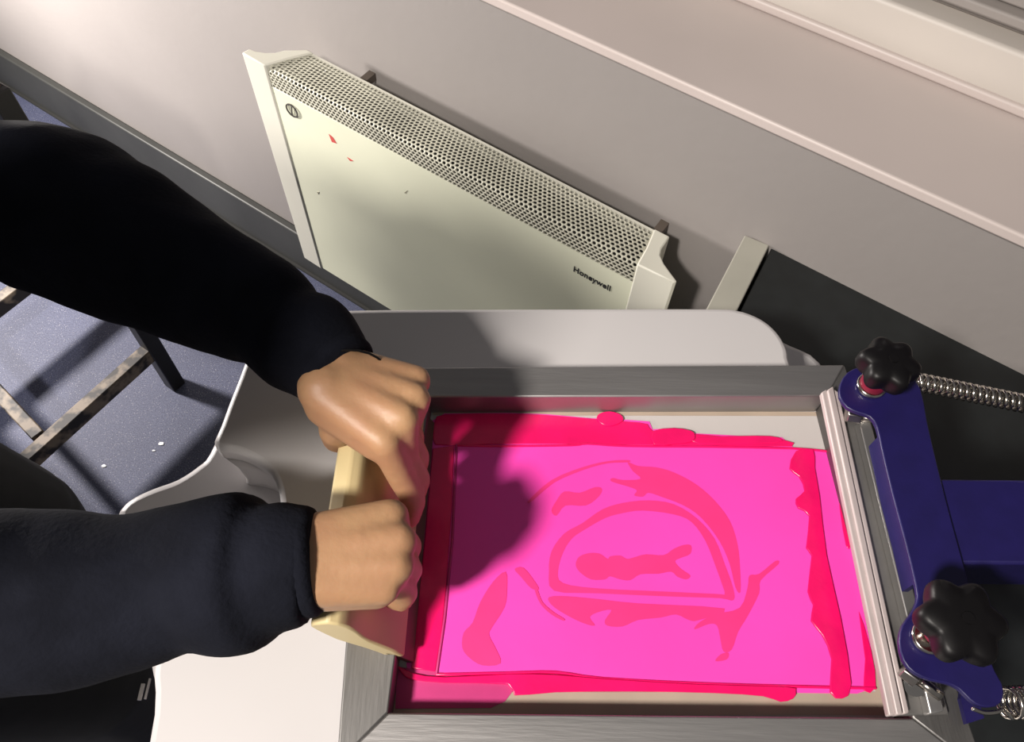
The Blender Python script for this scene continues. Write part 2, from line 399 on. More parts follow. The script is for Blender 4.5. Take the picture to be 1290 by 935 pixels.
# ------------------------------------------------------------------ white moulded work table
TZ = .888
tab = thing('work_table', 'white moulded table with rounded corners under the printing screen', 'table', (.0, .25, 0))
top_px = [(435, 389), (600, 387.5), (760, 387), (900, 387), (930, 389), (952, 396), (970, 407), (984, 422), (993, 440), (998, 462)]
right = [U(*p, TZ) for p in top_px]
left_px = [(312, 448), (300, 475), (288, 505), (277, 535), (268, 562)]
TL = [U(*p, TZ) for p in left_px]
outline = []
outline += [p.copy() for p in right]
outline += [vec(.262, .30, TZ), vec(.27, .15, TZ), vec(.27, .0, TZ), vec(.25, -.06, TZ), vec(-.19, -.06, TZ), vec(-.215, .0, TZ), U(192, 900, TZ), U(193, 840, TZ), U(215, 812, TZ), U(300, 760, TZ), U(350, 660, TZ), U(346, 606, TZ), U(325, 582, TZ), U(297, 568, TZ)]
outline += [TL[-1], TL[-2], TL[-3], TL[-2 - 1] * .5 + TL[1] * .5, TL[1], TL[0], U(345, 415, TZ), U(385, 396, TZ)]
P2 = [(p.x, p.y) for p in outline]
P2 = catmull(P2, 3)
bm = B(); add_prism(bm, P2, TZ - .022, TZ); bevel(obj('table_top', bm, 'white', tab), .006, 3)
# lower flared tray, seen left and at the right far corner
LZ = .82
low = [U(392, 402, LZ + .03), U(700, 402, LZ + .02), U(905, 392, LZ + .03), U(965, 403, LZ + .02), U(1000, 425, LZ + .01), U(1035, 455, LZ), U(1060, 520, LZ), U(1120, 700, LZ), vec(.33, .0, LZ), vec(.25, -.06, LZ), vec(-.19, -.06, LZ), U(200, 900, LZ), U(190, 850, LZ), U(165, 720, LZ), U(147, 655, LZ), U(152, 637, LZ), U(168, 624, LZ), U(192, 613, LZ), U(222, 602, LZ), U(248, 585, LZ), U(262, 570, LZ), U(285, 520, LZ), U(318, 452, LZ)]
l2 = catmull([(p.x, p.y) for p in low], 3)
bm = B(); add_prism(bm, l2, LZ - .02, LZ)
bevel(obj('lower_tray', bm, 'white', tab), .007, 3)
cx_, cy_ = 0.0, .22
def inset(P, k): return [(cx_ + (x - cx_) * k, cy_ + (y - cy_) * k) for x, y in P]
bm = B(); n_ = len(P2)
rings = []
for k, z in ((.985, TZ - .02), (.95, TZ - .035), (.945, LZ + .01), (.96, LZ - .001)):
    rings.append([bm.verts.new((x, y, z)) for x, y in inset(P2, k)])
for a, b_ in zip(rings, rings[1:]):
    for i in range(n_): bm.faces.new((a[i], a[(i + 1) % n_], b_[(i + 1) % n_], b_[i]))
bm.faces.new(rings[0]); bm.faces.new(rings[-1])
obj('table_body', bm, 'white', tab, smooth=True)
# moulded fold running off the top towards the left lobe
bm = B()
fp = [U(272, 556, LZ + .045), U(300, 566, LZ + .05), U(330, 582, LZ + .05), U(352, 606, LZ + .05), U(372, 640, LZ + .05)]
for x, y, z0 in ((-.17, .10, 0), (-.17, .36, 0)):
    bm = B(); add_cyl(bm, (x, y, z0), (x, y, LZ - .015), .022, .028); obj('table_leg', bm, 'white', tab, smooth=True)
for x, y in ((.15, .10), (.20, .36)):
    bm = B(); add_cyl(bm, (x, y, DZ), (x, y, LZ - .015), .022, .028); obj('table_leg', bm, 'white', tab, smooth=True)

# ------------------------------------------------------------------ paper and printing screen
ZM = .900; ZF = .925; ZB = .8985
pp = [(553, 522), (1040, 524), (1106, 868), (548, 870)]
bm = B(); add_prism(bm, [U(*p, TZ + .002) for p in pp], TZ + .0005, TZ + .002)
tag(obj('paper_sheet', bm, 'paper'), 'white paper sheet lying on the table under the pink screen', 'paper')
scr = thing('printing_screen', 'aluminium framed printing screen covered in pink ink', 'printing screen', U(800, 700, ZB))
oTL, oTR, oBR, oBL = U(462, 463.5, ZF), U(1064, 459.5, ZF), vec(.303, .046, ZF), vec(-.091, .044, ZF)
iTL, iTR, iBR, iBL = U(541, 500, ZF), U(1042, 499, ZF), U(1150, 905, ZF), U(489, 898, ZF)
bm = B()
O = [oTL, oTR, oBR, oBL]; I = [iTL, iTR, iBR, iBL]
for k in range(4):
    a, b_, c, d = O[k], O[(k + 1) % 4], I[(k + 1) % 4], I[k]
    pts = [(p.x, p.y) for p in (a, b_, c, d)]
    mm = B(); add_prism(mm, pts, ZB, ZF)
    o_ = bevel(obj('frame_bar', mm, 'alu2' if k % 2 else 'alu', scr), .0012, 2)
def lerp(a, b_, t): return a + (b_ - a) * t
bm.free()
ins = [p + (vec(.095, .2, p.z) - p).normalized() * -.002 for p in I]
bm = B(); add_prism(bm, [(p.x, p.y) for p in ins], ZM - .0012, ZM - .0008); obj('mesh_fabric', bm, 'mesh', scr)
# tape borders on the mesh
def px_flat(name, pts, z, mt, parent, k=0, th=.0003, smooth=False):
    bm = B(); px_prism(bm, pts, z - th, z, k); return obj(name, bm, mt, parent)
px_flat('mesh_tape', [(494, 872), (1142, 872), (1150, 901), (490, 901)], ZM - .0004, 'tape', scr)
px_flat('mesh_tape', [(545, 517), (1040, 519), (1042, 524), (545, 523)], ZM - .00045, 'tape', scr)
px_flat('mesh_tape', [(1046, 570), (1036, 520), (1052, 520), (1150, 901), (1108, 898)], ZM - .0003, 'tape', scr)
# ink
ink = thing('printing_ink', 'bright pink ink spread over the screen mesh', 'ink', U(800, 700, ZM))
film = [(512, 838), (545, 530), (560, 521), (640, 520), (690, 522), (745, 527), (790, 529), (818, 531), (822, 541), (850, 539), (875, 546), (930, 549), (985, 551), (1000, 564), (1046, 569),
        (1060, 625), (1070, 680), (1086, 760), (1100, 830), (1104, 866), (1080, 874), (900, 872), (800, 868), (645, 866), (560, 858), (515, 850)]
px_flat('ink_film', film, ZM, 'pink', ink)
px_flat('ink_stain', [(500, 840), (640, 858), (648, 868), (636, 884), (618, 892), (498, 893)], ZM + .0002, 'artdk', ink)
def hot(pts, z=.0010, k=2, name='thick_ink'):
    bm = B(); px_prism(bm, pts, ZM, ZM + z, k)
    return bevel(obj(name, bm, 'hot', ink), .0005, 2)
hot([(548, 560), (548, 530), (562, 522), (640, 521), (690, 523), (752, 528), (790, 531), (816, 534), (824, 544), (870, 546), (930, 551), (985, 553), (998, 562), (900, 561), (800, 560), (700, 559), (620, 559)])
hot([(752, 528), (755, 521), (768, 518), (782, 522), (785, 530), (772, 536), (760, 535)], .0022, 3)
hot([(822, 543), (848, 539), (870, 542), (876, 548), (872, 556), (850, 559), (824, 560)], .0025, 2)
hot([(880, 551), (930, 549), (970, 549), (985, 553), (975, 558), (880, 559)], .0016, 2)
hot([(545, 565), (572, 561), (569, 640), (562, 740), (556, 800), (548, 846), (518, 842), (524, 780), (535, 680)], .0012, 1)
hot([(500, 838), (520, 848), (560, 853), (640, 849), (700, 850), (760, 855), (880, 862), (990, 865), (1003, 870), (1000, 880), (984, 884), (962, 877), (900, 873), (800, 871), (700, 872), (648, 876), (640, 862), (560, 860), (520, 856), (508, 850)], .0022, 2)
hot([(1003, 568), (1025, 566), (1027, 590), (1033, 625), (1042, 700), (1060, 780), (1073, 862), (1062, 880), (1046, 872), (1048, 830), (1036, 800), (1022, 782), (1025, 762), (1018, 745), (1023, 700), (1016, 690), (1020, 650), (1006, 640), (1003, 628), (1014, 618), (1007, 600), (995, 590)], .0020, 2)
hot([(1056, 600), (1062, 640), (1072, 685), (1066, 688), (1058, 640)], .0008, 2)
hot([(1082, 770), (1098, 820), (1104, 866), (1088, 870), (1090, 830)], .0008, 2)
# raised border line of the print
def ridge(pts, w, z, mt='hot'):
    P = [U(*p, ZM + z) for p in pts]; bm = B(); add_tube(bm, P, w, 6); return obj('ink_ridge', bm, mt, ink, smooth=True)
ridge(catmull([(574, 561), (640, 562), (720, 561), (740, 559), (790, 562), (900, 563), (1000, 565), (1045, 569)], 3, False), .0010, .0004)
ridge([(575, 561), (570, 680), (560, 780), (550, 848)], .0010, .0006, 'artdk')
ridge(catmull([(550, 850), (640, 848), (700, 847), (760, 855), (900, 862), (1050, 866), (1103, 867)], 3, False), .0010, .0004)
# artwork of the stencil
def c6(L): return [(560 + x / 3.1175, 560 + y / 3.1175) for x, y in L]
def c7(L): return [(820 + x / 2.46, 520 + y / 2.46) for x, y in L]
arts = [
    c6([(720, 70), (760, 85), (830, 90), (900, 110), (985, 155), (1060, 220), (1120, 300), (1150, 390), (1160, 480), (1162, 580), (1142, 560), (1120, 470), (1080, 380), (1010, 290), (940, 240), (850, 205), (800, 190), (780, 205), (745, 200), (755, 180), (720, 165), (655, 145), (660, 132), (700, 140), (770, 135), (740, 105)]),
    c6([(470, 185), (530, 190), (590, 168), (618, 175), (605, 205), (555, 240), (475, 240), (440, 280), (420, 260), (440, 220)]),
    c6([(515, 470), (530, 440), (570, 427), (610, 430), (640, 450), (650, 440), (690, 437), (715, 450), (740, 445), (790, 432), (860, 435), (900, 410), (940, 395), (968, 398), (965, 430), (930, 445), (905, 460), (930, 490), (965, 515), (950, 530), (915, 520), (890, 500), (840, 508), (770, 510), (730, 533), (690, 530), (650, 518), (630, 530), (575, 530), (530, 500)]),
    c6([(410, 600), (480, 597), (600, 608), (760, 625), (1100, 645), (1000, 690), (960, 690), (910, 668), (850, 680), (760, 690), (700, 715), (640, 712), (630, 690), (655, 650), (600, 660), (570, 680), (590, 712), (540, 700), (470, 665), (420, 630)]),
    c7([(385, 460), (395, 470), (340, 520), (335, 560), (300, 630), (270, 680), (250, 735), (225, 740), (215, 700), (205, 660), (180, 655), (135, 672), (150, 650), (200, 625), (275, 605), (300, 540), (305, 505), (335, 500)]),
    c7([(200, 770), (215, 750), (240, 745), (235, 765)]),
    c6([(240, 500), (245, 570), (235, 640), (185, 720), (175, 750), (200, 800), (220, 860), (150, 868), (100, 840), (70, 800), (75, 740), (110, 700), (140, 620), (190, 540)]),
    c6([(275, 490), (310, 485), (355, 540), (370, 570), (340, 565), (300, 520)]),
    c6([(330, 220), (420, 140), (540, 90), (640, 66), (720, 62), (720, 70), (640, 74), (545, 100), (430, 150), (345, 222)]),
    c6([(365, 570), (385, 620), (430, 660), (470, 685), (465, 692), (420, 668), (378, 628), (355, 575)]),
]
for ai, a in enumerate(arts): px_flat('stencil_shape', a, ZM + .00025 + ai * .00003, 'art', scr, 3, .0002)
ro = c6([(410, 500), (420, 420), (470, 350), (540, 310), (620, 255), (700, 230), (800, 220), (900, 235), (990, 290), (1060, 370), (1100, 470), (1132, 560), (1135, 612), (1080, 604), (900, 598), (600, 585), (430, 575)])
ri = c6([(445, 500), (465, 425), (500, 370), (550, 335), (630, 290), (700, 270), (780, 260), (900, 275), (970, 305), (1025, 380), (1065, 480), (1090, 550), (1100, 588), (1070, 588), (900, 580), (600, 566), (465, 545)])
ro_ = [U(*p, ZM + .00025) for p in catmull(ro, 3)]; ri_ = [U(*p, ZM + .00025) for p in catmull(ri, 3)]
bm = B(); n_ = len(ro_); a = [bm.verts.new(p) for p in ro_]; c = [bm.verts.new(p) for p in ri_]
for i in range(n_): bm.faces.new((a[i], a[(i + 1) % n_], c[(i + 1) % n_], c[i]))
obj('stencil_shape', bm, 'art', scr)

# ------------------------------------------------------------------ squeegee
blA, blB = U(517, 835, ZM + .002), U(544, 533, ZM + .002)
LEAN = vec(-.044, .004, .100)
sy = (blB - blA); SL = sy.length; sy.normalize()
sh = (LEAN - sy * LEAN.dot(sy)).normalized(); sn = sy.cross(sh); 
if sn.x < 0: sn = -sn
HH = .108
sq = thing('squeegee', 'pale wooden squeegee drawn across the pink screen by both hands', 'squeegee', (blA + blB) / 2)
# profile (height, +side, -side)
pf = [(.018, .0058, -.0058), (.034, .0060, -.0060), (.048, .0052, -.0075), (.060, .0050, -.0100), (.072, .0070, -.0120), (.083, .0100, -.0115), (.094, .0112, -.0105), (.102, .0098, -.0092), (.107, .0055, -.0055)]
poly = [(h, a) for h, a, b_ in pf] + [(h, b_) for h, a, b_ in pf[::-1]]
bm = B()
add_hex(bm, [blA + sh * h + sn * t for h, t in poly], [blA + sy * SL + sh * h + sn * t for h, t in poly])
bevel(obj('handle', bm, 'wood', sq), .0015, 2, 25)
bm = B(); poly = [(.0, .0025), (.030, .0025), (.030, -.0025), (.0, -.0025)]
add_hex(bm, [blA + sh * h + sn * t for h, t in poly], [blA + sy * SL + sh * h + sn * t for h, t in poly])
bevel(obj('blade', bm, 'rubber', sq), .0005, 1)

# ------------------------------------------------------------------ clamp, knobs, springs
cl = thing('screen_clamp', 'blue steel clamp arm with two star knobs holding the screen', 'clamp', U(1180, 700, ZF))
CZ = ZF + .0006
def bar(name, a0, a1, b1, b0, z0, z1, mt, bv=.001):     # quad in px at z1: top-left, top-right, bottom-right, bottom-left
    bm = B(); px_prism(bm, [a0, a1, b1, b0], z0, z1); return bevel(obj(name, bm, mt, cl), bv)
bar('clamp_base', (1043, 497), (1082, 497), (1196, 900), (1122, 902), CZ, CZ + .004, 'channel')
bar('ribbed_strip', (1035, 494), (1042, 490), (1129, 901), (1120, 902), CZ + .004, CZ + .010, 'rib')
bar('ribbed_strip', (1042.5, 491), (1050, 486), (1138, 900), (1129.5, 901), CZ + .004, CZ + .0122, 'rib')
bar('ribbed_strip', (1050.5, 490), (1057, 494), (1146, 898), (1138.5, 900), CZ + .004, CZ + .0102, 'rib')
bar('clamp_rail', (1082, 530), (1097, 530), (1190, 896), (1172, 900), CZ + .004, CZ + .013, 'chan2')
PZ = .962
plate = [(1100, 464), (1084, 462), (1068, 469), (1059, 483), (1058, 499), (1067, 513), (1082, 520), (1096, 525), (1105, 538), (1111, 565), (1124, 620), (1140, 680), (1154, 738), (1155, 758), (1147, 774), (1137, 788), (1133, 808), (1138, 832), (1152, 848), (1172, 857), (1192, 861),
         (1208, 868), (1222, 882), (1236, 890), (1254, 890), (1264, 880), (1263, 862), (1254, 846), (1236, 800), (1222, 740), (1200, 660), (1182, 590), (1168, 530), (1160, 490), (1140, 468)]
bm = B(); px_prism(bm, plate, PZ - .004, PZ, 2); bevel(obj('bracket_plate', bm, 'blue', cl), .0008)
bm = B(); L1 = [(1108, 548), (1124, 620), (1140, 680), (1153, 735)]
t_ = [U(*p, PZ - .003) for p in L1]; pin = [p + vec(.004, 0, 0) for p in t_]
for i in range(3): add_hex(bm, [t_[i] - vec(0, 0, .019), t_[i + 1] - vec(0, 0, .019), pin[i + 1] - vec(0, 0, .019), pin[i] - vec(0, 0, .019)], [t_[i], t_[i + 1], pin[i + 1], pin[i]])
obj('bracket_flange', bm, 'blue', cl)
# arm going off to the hinge
a0, a1 = U(1188, 603, PZ - .004), U(1225, 710, PZ - .004)
bm = B(); az0, az1 = PZ - .052, PZ - .0042
e0, e1 = U(1290, 604, PZ - .004), U(1290, 712, PZ - .004); dx = (e0 - a0).normalized()
add_prism(bm, [a0 - dx * .02, a0 + dx * .33, a1 + dx * .30, a1 - dx * .03], az0, az1); bevel(obj('lift_arm', bm, 'blue', cl), .002)
# lower corner plate (blue) under the frame clamp end
bm = B(); px_prism(bm, [(1212, 868), (1232, 880), (1240, 905), (1218, 912), (1210, 880)], PZ - .034, PZ - .030, 0); obj('bracket_foot', bm, 'blue', cl)
# hinge post (outside the frame) carrying the arm, standing on the cabinet
hp = a0 + dx * .30 + vec(0, -.03, 0)
bm = B(); add_box(bm, (hp.x, hp.y, (DZ + az0) / 2), (.05, .10, az0 - DZ)); bevel(obj('hinge_post', bm, 'blue', cl), .003)
bm = B(); add_box(bm, (hp.x, hp.y, DZ + .004), (.10, .16, .008)); bevel(obj('base_plate', bm, 'blue', cl), .002)
def knob(base_px, h, R, rot):
    c = U(*base_px, PZ)
    bm = B(); add_tube(bm, [c, c + vec(0, 0, .004)], .0105, 20, rnd=False); wsh = obj('washer', bm, 'chrome', cl, smooth=False); bevel(wsh, .0012)
    bm = B(); add_cyl(bm, c + vec(0, 0, .004), c + vec(0, 0, h), .0048, seg=16); obj('bolt', bm, 'chrome', cl, smooth=True)
    bm = B(); add_cyl(bm, c + vec(0, 0, h - .016), c + vec(0, 0, h - .002), .009, .0105, 24); bevel(obj('knob_collar', bm, 'red', cl), .001)
    bm = B(); n = 72
    lv = [(0, .80), (.003, .93), (.007, 1), (.013, 1), (.0165, .95), (.0185, .84), (.0195, .5)]
    rings = []
    for dz, k in lv:
        rr = []
        for i in range(n):
            a = 2 * math.pi * i / n; lob = .5 + .5 * math.cos(6 * (a + rot)); r = R * k * (.78 + .22 * lob ** .8)
            rr.append(bm.verts.new(c + vec(r * math.cos(a), r * math.sin(a), h + dz)))
        rings.append(rr)
    for a, b_ in zip(rings, rings[1:]):
        for i in range(n): bm.faces.new((a[i], a[(i + 1) % n], b_[(i + 1) % n], b_[i]))
    bm.faces.new(rings[0][::-1]); bm.faces.new(rings[-1])
    k = obj('star_knob', bm, 'knob', cl, smooth=True)
    bm = B(); add_cyl(bm, c + vec(0, 0, h + .019), c + vec(0, 0, h + .0205), .0035, seg=12); obj('knob_insert', bm, 'knob', k, smooth=False)
    return k
knob((1096, 488), .020, .0215, .3)['label'] = 'far black star knob'
knob((1168, 804), .029, .0255, .1)['label'] = 'near black star knob'
def hexbolt(px, py, z, ax, r=.006, l=.012, mt='steel'):
    c = U(px, py, z); bm = B(); add_tube(bm, [c, c + ax * l], r, 6, rnd=False); bevel(obj('hex_bolt', bm, mt, cl), .0006)
    bm = B(); add_cyl(bm, c + ax * l, c + ax * (l + .016), r * .55, seg=14); obj('bolt_shank', bm, 'chrome', cl, smooth=True)
hexbolt(1066, 522, CZ + .015, vec(.9, -.15, 0).normalized(), .0062, .010)
hexbolt(1137, 842, CZ + .015, vec(.75, -.6, 0).normalized(), .0062, .010)
bm = B(); add_cyl(bm, U(1152, 864, CZ + .0045), U(1152, 864, CZ + .010), .0065, .0065, 20); obj('hole_shade', bm, 'knob', cl)  # black disc standing in for the shade inside the bolt hole
def spring(name, A, Bp, R, wire, pitch, label, hook=None):
    ax = Bp - A; L = ax.length; ax.normalize(); n0 = ax.cross(vec(0, 0, 1)).normalized(); n1 = ax.cross(n0)
    N = int(L / pitch * 12); P = []
    if hook: P += hook
    for i in range(N + 1):
        a = 2 * math.pi * i / 12; P.append(A + ax * (L * i / N) + (n0 * math.cos(a) + n1 * math.sin(a)) * R)
    bm = B(); add_tube(bm, P, wire, 7); o_ = obj(name, bm, 'chrome', cl, smooth=True); o_['label'] = label
s0 = U(1150, 480, PZ - .004); s1_ = U(1292, 509, PZ - .006); dd = s1_ - s0
spring('tension_spring', s0, s0 + dd * 1.9, .0060, .00135, .0047, 'far chrome tension spring')
s0 = U(1268, 886, PZ - .005); s1_ = U(1300, 884, PZ - .008); dd = (s1_ - s0).normalized()
hk = [U(1258, 872, PZ - .002), U(1240, 872, PZ + .001), U(1226, 880, PZ + .001), U(1226, 893, PZ), U(1240, 898, PZ - .002), U(1256, 897, PZ - .003), U(1265, 892, PZ - .004)]
hk = [Vector(q) for q in catmull([tuple(p) for p in hk[3:]], 4, False)]
spring('tension_spring', s0, s0 + dd * .12, .0085, .0014, .0040, 'near chrome tension spring', hk)

# ------------------------------------------------------------------ stool
st = thing('stool', 'black metal stool with scuffed stretchers and brown seat by the wall', 'stool', (-.8, .8, 0))
fA = U(221, 484, 0); tA = U(-8, 112, .715)
def up_on(pa, pb, z): return lerp(pa, pb, (z - pa.z) / (pb.z - pa.z))
jA = up_on(fA, tA, .125); jB = U(20, 592, .125)
side = jB - jA; side.z = 0; print('stool width', side.length)
perp = U(0, 492, .125) - U(52, 548, .125); perp.z = 0; perp = perp.normalized() * .34
offs = [vec(0, 0, 0), side, side + perp, perp]
cen = (side + perp) / 2
def leg_ax(o_):
    b0 = fA + o_; q = (tA - fA); q.z = 0
    k = q.length
    inw = (cen - o_); inw.z = 0
    qq = (vec(q.x, q.y, 0) if o_.length < .01 else inw.normalized() * k * .5)
    return b0, vec(b0.x + qq.x, b0.y + qq.y, .715)
def sqbar(bm, a, b_, w, h, upv=vec(0, 0, 1)):
    ax = (b_ - a).normalized(); s = ax.cross(upv).normalized(); t = s.cross(ax)
    def rg(p): return [p + s * w / 2 + t * h / 2, p - s * w / 2 + t * h / 2, p - s * w / 2 - t * h / 2, p + s * w / 2 - t * h / 2]
    add_hex(bm, rg(a), rg(b_))
legs = []
for o_ in offs:
    a, b_ = leg_ax(o_); legs.append((a, b_))
    bm = B(); sqbar(bm, a, b_, .030, .030, side.normalized()); bevel(obj('leg', bm, 'stoolmetal', st), .002)
for i, j in ((0, 1), (2, 3)):
    a = up_on(*legs[i], .125); b_ = up_on(*legs[j], .125); bm = B(); sqbar(bm, a, b_, .024, .034); bevel(obj('stretcher', bm, 'scuff', st), .002)
a = U(55, 556, .128); bm = B(); sqbar(bm, a + perp.normalized() * .01, a + perp * .97, .024, .026); bevel(obj('cross_stretcher', bm, 'scuff', st), .002)
tp = [l[1] for l in legs]; tc_ = sum(tp, vec(0, 0, 0)) / 4
bm = B(); add_prism(bm, [tc_ + (p - tc_) * 1.06 for p in tp], .716, .742); bevel(obj('seat', bm, 'stoolwood', st), .004)

# ------------------------------------------------------------------ floor flecks
for nm, (x, y), r, lab in (('paint_fleck', (131, 587), .0045, 'white paint fleck on the floor nearest the person'), ('paint_fleck', (203, 559), .0055, 'larger white paint fleck on the floor near the table'), ('paint_fleck', (194, 568), .0025, 'tiny white fleck beside the larger one on the floor')):
    c = U(x, y, 0); bm = B(); pts = []
    for k in range(9):
        a = 2 * math.pi * k / 9; rr = r * random.uniform(.6, 1.1); pts.append((c.x + rr * math.cos(a) * 1.3, c.y + rr * math.sin(a) * .7))
    add_prism(bm, pts, .0001, .0015); tag(obj(nm, bm, 'fleck'), lab, 'fleck')

# ------------------------------------------------------------------ person
def rad(px_hw, P): return px_hw * depth(P) / F
# sleeve stations: (cx, cy, half width px, z)
S1 = [(-150, 190, 98, 1.03), (-80, 222, 94, 1.025), (-12, 250, 94, 1.02), (62, 262, 110, 1.02), (115, 288, 105, 1.02), (165, 309, 99, 1.02), (215, 334, 88, 1.02), (262, 359, 80, 1.02), (305, 378, 73, 1.022), (341, 398, 68, 1.024), (354, 415, 61, 1.025), (374, 428, 67, 1.026), (392, 437, 70, 1.027), (406, 450, 64, 1.028), (418, 461, 58, 1.029), (428, 470, 52, 1.03)]
S2 = [(-200, 752, 118, 1.04), (-120, 755, 116, 1.035), (-20, 757, 114, 1.025), (40, 757, 111, 1.02), (100, 755, 107, 1.02), (150, 748, 98, 1.02), (190, 738, 94, 1.02), (230, 725, 92, 1.022), (268, 720, 100, 1.024), (300, 719, 103, 1.025), (322, 717, 98, 1.026), (338, 714, 80, 1.028), (352, 712, 80, 1.029), (372, 711, 76, 1.03), (388, 708, 70, 1.031), (394, 708, 66, 1.031)]
def station(S):
    P = [U(a, b_, z) for a, b_, h, z in S]; R = [rad(h, p) for (a, b_, h, z), p in zip(S, P)]; return P, R
P1, R1 = station(S1); P2_, R2 = station(S2)
print('elbows', P1[0], P2_[0], R1[0], R2[0])
shL = vec(-.68, .26, 1.25); shR = vec(-.53, -.11, 1.24)
elL = P1[0] + (P1[0] - P1[2]).normalized() * .03; elR = P2_[0] + (P2_[0] - P2_[2]).normalized() * .03

# --- body (skin): one continuous mesh
bm = B()
def cap(a, b_, r1, r2, seg=14):
    a, b_ = Vector(a), Vector(b_)
    if (a - b_).length < 1e-5: return
    n = 4; add_tube(bm, [lerp(a, b_, i / n) for i in range(n + 1)], [r1 + (r2 - r1) * i / n for i in range(n + 1)], seg)
def hand(wr, kn, el, fingers, thumb, rk=.0098, rw=.0155):
    # palm
    side_ = (kn[3] - kn[0]).normalized(); palm_n = (kn[1] - wr).cross(side_).normalized()
    if palm_n.z > 0: palm_n = -palm_n
    w0 = wr - side_ * .011; w1 = wr + side_ * .011
    for i in range(4):
        cap(lerp(w0, w1, i / 3), kn[i], rw - .001, rk)
        cap(lerp(w0, w1, i / 3) + palm_n * .008, kn[i] + palm_n * .009 - (kn[i] - wr) * .08, rw, rk + .002)
    for i in range(3):
        mid = (kn[i] + kn[i + 1]) / 2; cap(lerp(w0, w1, (i + .5) / 3), lerp(wr, mid, .93) + palm_n * .003, rw, .0105)
    # forearm
    Pq, Rq = el
    s_ = side_ * .009
    cap(wr - s_, Pq[-2] - s_, .0175, .0175); cap(wr + s_, Pq[-2] + s_, .0175, .0175)
    for i in range(len(Pq) - 2, 1, -1): cap(Pq[i], Pq[i - 1], min(.031, Rq[i] * .62), min(.031, Rq[i - 1] * .62), 18)
    for i, f in enumerate(fingers):
        pts = [kn[i]] + f; r = [rk, .0088, .0082, .0070]
        if i == 3: r = [x * .86 for x in r]
        for a, b_, ra, rb in zip(pts, pts[1:], r, r[1:]): cap(a, b_, ra, rb)
    r = [.015, .0115, .0098, .0080]
    for a, b_, ra, rb in zip(thumb, thumb[1:], r, r[1:]): cap(a, b_, ra, rb)
def face_pt(yfrac, h, out):   # a point on the right face of the squeegee
    return blA + sy * (SL * yfrac) + sh * h + sn * out
# right hand (nearer the viewer)
def fl(P): return ((P - blA).dot(sy)) / SL
def mkfingers(kn, drift, ext, lastoff=0):
    out = []
    for i, k in enumerate(kn):
        y = fl(k) + (lastoff if i == 3 else 0); n = i
        pip = face_pt(y + drift[0], .094, ext[0][i]); dip = face_pt(y + drift[1], .069, ext[1][i]); tip = face_pt(y + drift[2], .052, ext[2][i])
        out.append([pip, dip, tip])
    return out
knR = [U(494, 649, 1.030), U(505, 680, 1.033), U(501, 712, 1.031), U(487, 740, 1.025)]
wrR = U(388, 706, 1.036)
fR = mkfingers(knR, (.0, .0, .0), ((.036, .038, .036, .031), (.031, .033, .031, .026), (.018, .020, .019, .012)), .065)
thR = [wrR + vec(.018, .020, -.010), U(430, 650, 1.012), U(455, 636, .990), U(476, 628, .985)]
thR = [wrR + vec(.014, .016, -.008), face_pt(fl(knR[0]) + .0, .098, -.030), face_pt(fl(knR[0]) + .04, .086, -.026), face_pt(fl(knR[0]) + .10, .072, -.020)]
hand(wrR, knR, (P2_, R2), fR, thR)
knL = [U(484, 556, 1.032), U(508, 527, 1.036), U(524, 502, 1.032), U(527, 480, 1.026)]
wrL = U(420, 480, 1.034)
fL = mkfingers(knL, (-.045, -.08, -.11), ((.034, .036, .034, .030), (.031, .033, .031, .027), (.019, .021, .020, .017)))
fy = fl(U(430, 530, 1.0)); thL = [wrL + vec(.012, -.014, -.006), U(424, 540, 1.012), face_pt(fy, .088, -.022), face_pt(fy + .03, .064, -.018)]
hand(wrL, knL, (P1, R1), fL, thL)
# arms, torso, head, legs
cap(P1[2], elL, .031, .036, 18); cap(P2_[2], elR, .031, .036, 18)
cap(elL, shL, .037, .048, 18); cap(elR, shR, .037, .048, 18)
chest = vec(-.67, .11, 1.14); hip = vec(-.74, .18, .93)
for y in (-.11, -.04, .04, .11):
    cap(hip + vec(0, y, 0), chest + vec(0, y, 0), .095, .095, 18)
cap(shL + vec(-.01, -.03, -.01), shR + vec(-.04, .03, -.01), .06, .06, 18); cap(chest, shR + vec(-.05, .03, -.03), .09, .06, 18)
neck = vec(-.56, .06, 1.30); cap(chest, neck, .07, .052, 18)
hd = vec(-.43, .01, 1.42)
cap(neck, vec(-.49, .03, 1.37), .052, .052, 18)
cap(hd + vec(-.015, 0, .02), hd + vec(.005, 0, .0), .088, .080, 24); cap(hd, hd + vec(.010, 0, -.085), .072, .045, 20)     # skull, jaw
fx = vec(.60, 0, -.80); up_ = vec(.80, 0, .60)
def hp_(f, s, t): return hd + fx * f + vec(0, s, 0) + up_ * t
cap(hp_(.082, 0, -.005), hp_(.104, 0, -.032), .008, .012); cap(hp_(.085, -.02, .012), hp_(.085, .02, .012), .010, .010)
cap(hp_(.078, -.018, -.065), hp_(.078, .018, -.065), .009, .009); cap(hp_(.08, -.012, -.058), hp_(.08, .012, -.058), .007, .007)
for s in (-1, 1): cap(hp_(-.005, s * .082, -.03), hp_(-.01, s * .088, .01), .009, .013)
leg_pts = []
for s, hx, kx, fx_ in ((1, vec(-.66, .27, .90), vec(-.60, .33, .50), vec(-.67, .35, .09)), (-1, vec(-.64, .13, .90), vec(-.47, .17, .50), vec(-.53, .17, .09))):
    cap(hx, kx, .085, .055, 18); cap(kx, fx_, .055, .036, 18); cap(fx_, fx_ + vec(.12, 0, -.05), .036, .028, 16); leg_pts.append((hx, kx, fx_))
body = mesh_obj('person', remeshed(bm, .0021, 9, .5), 'skin')
tag(body, 'person in a dark navy fleece pulling a squeegee with both hands', 'person')
bmat_inv = Matrix.Identity(4)

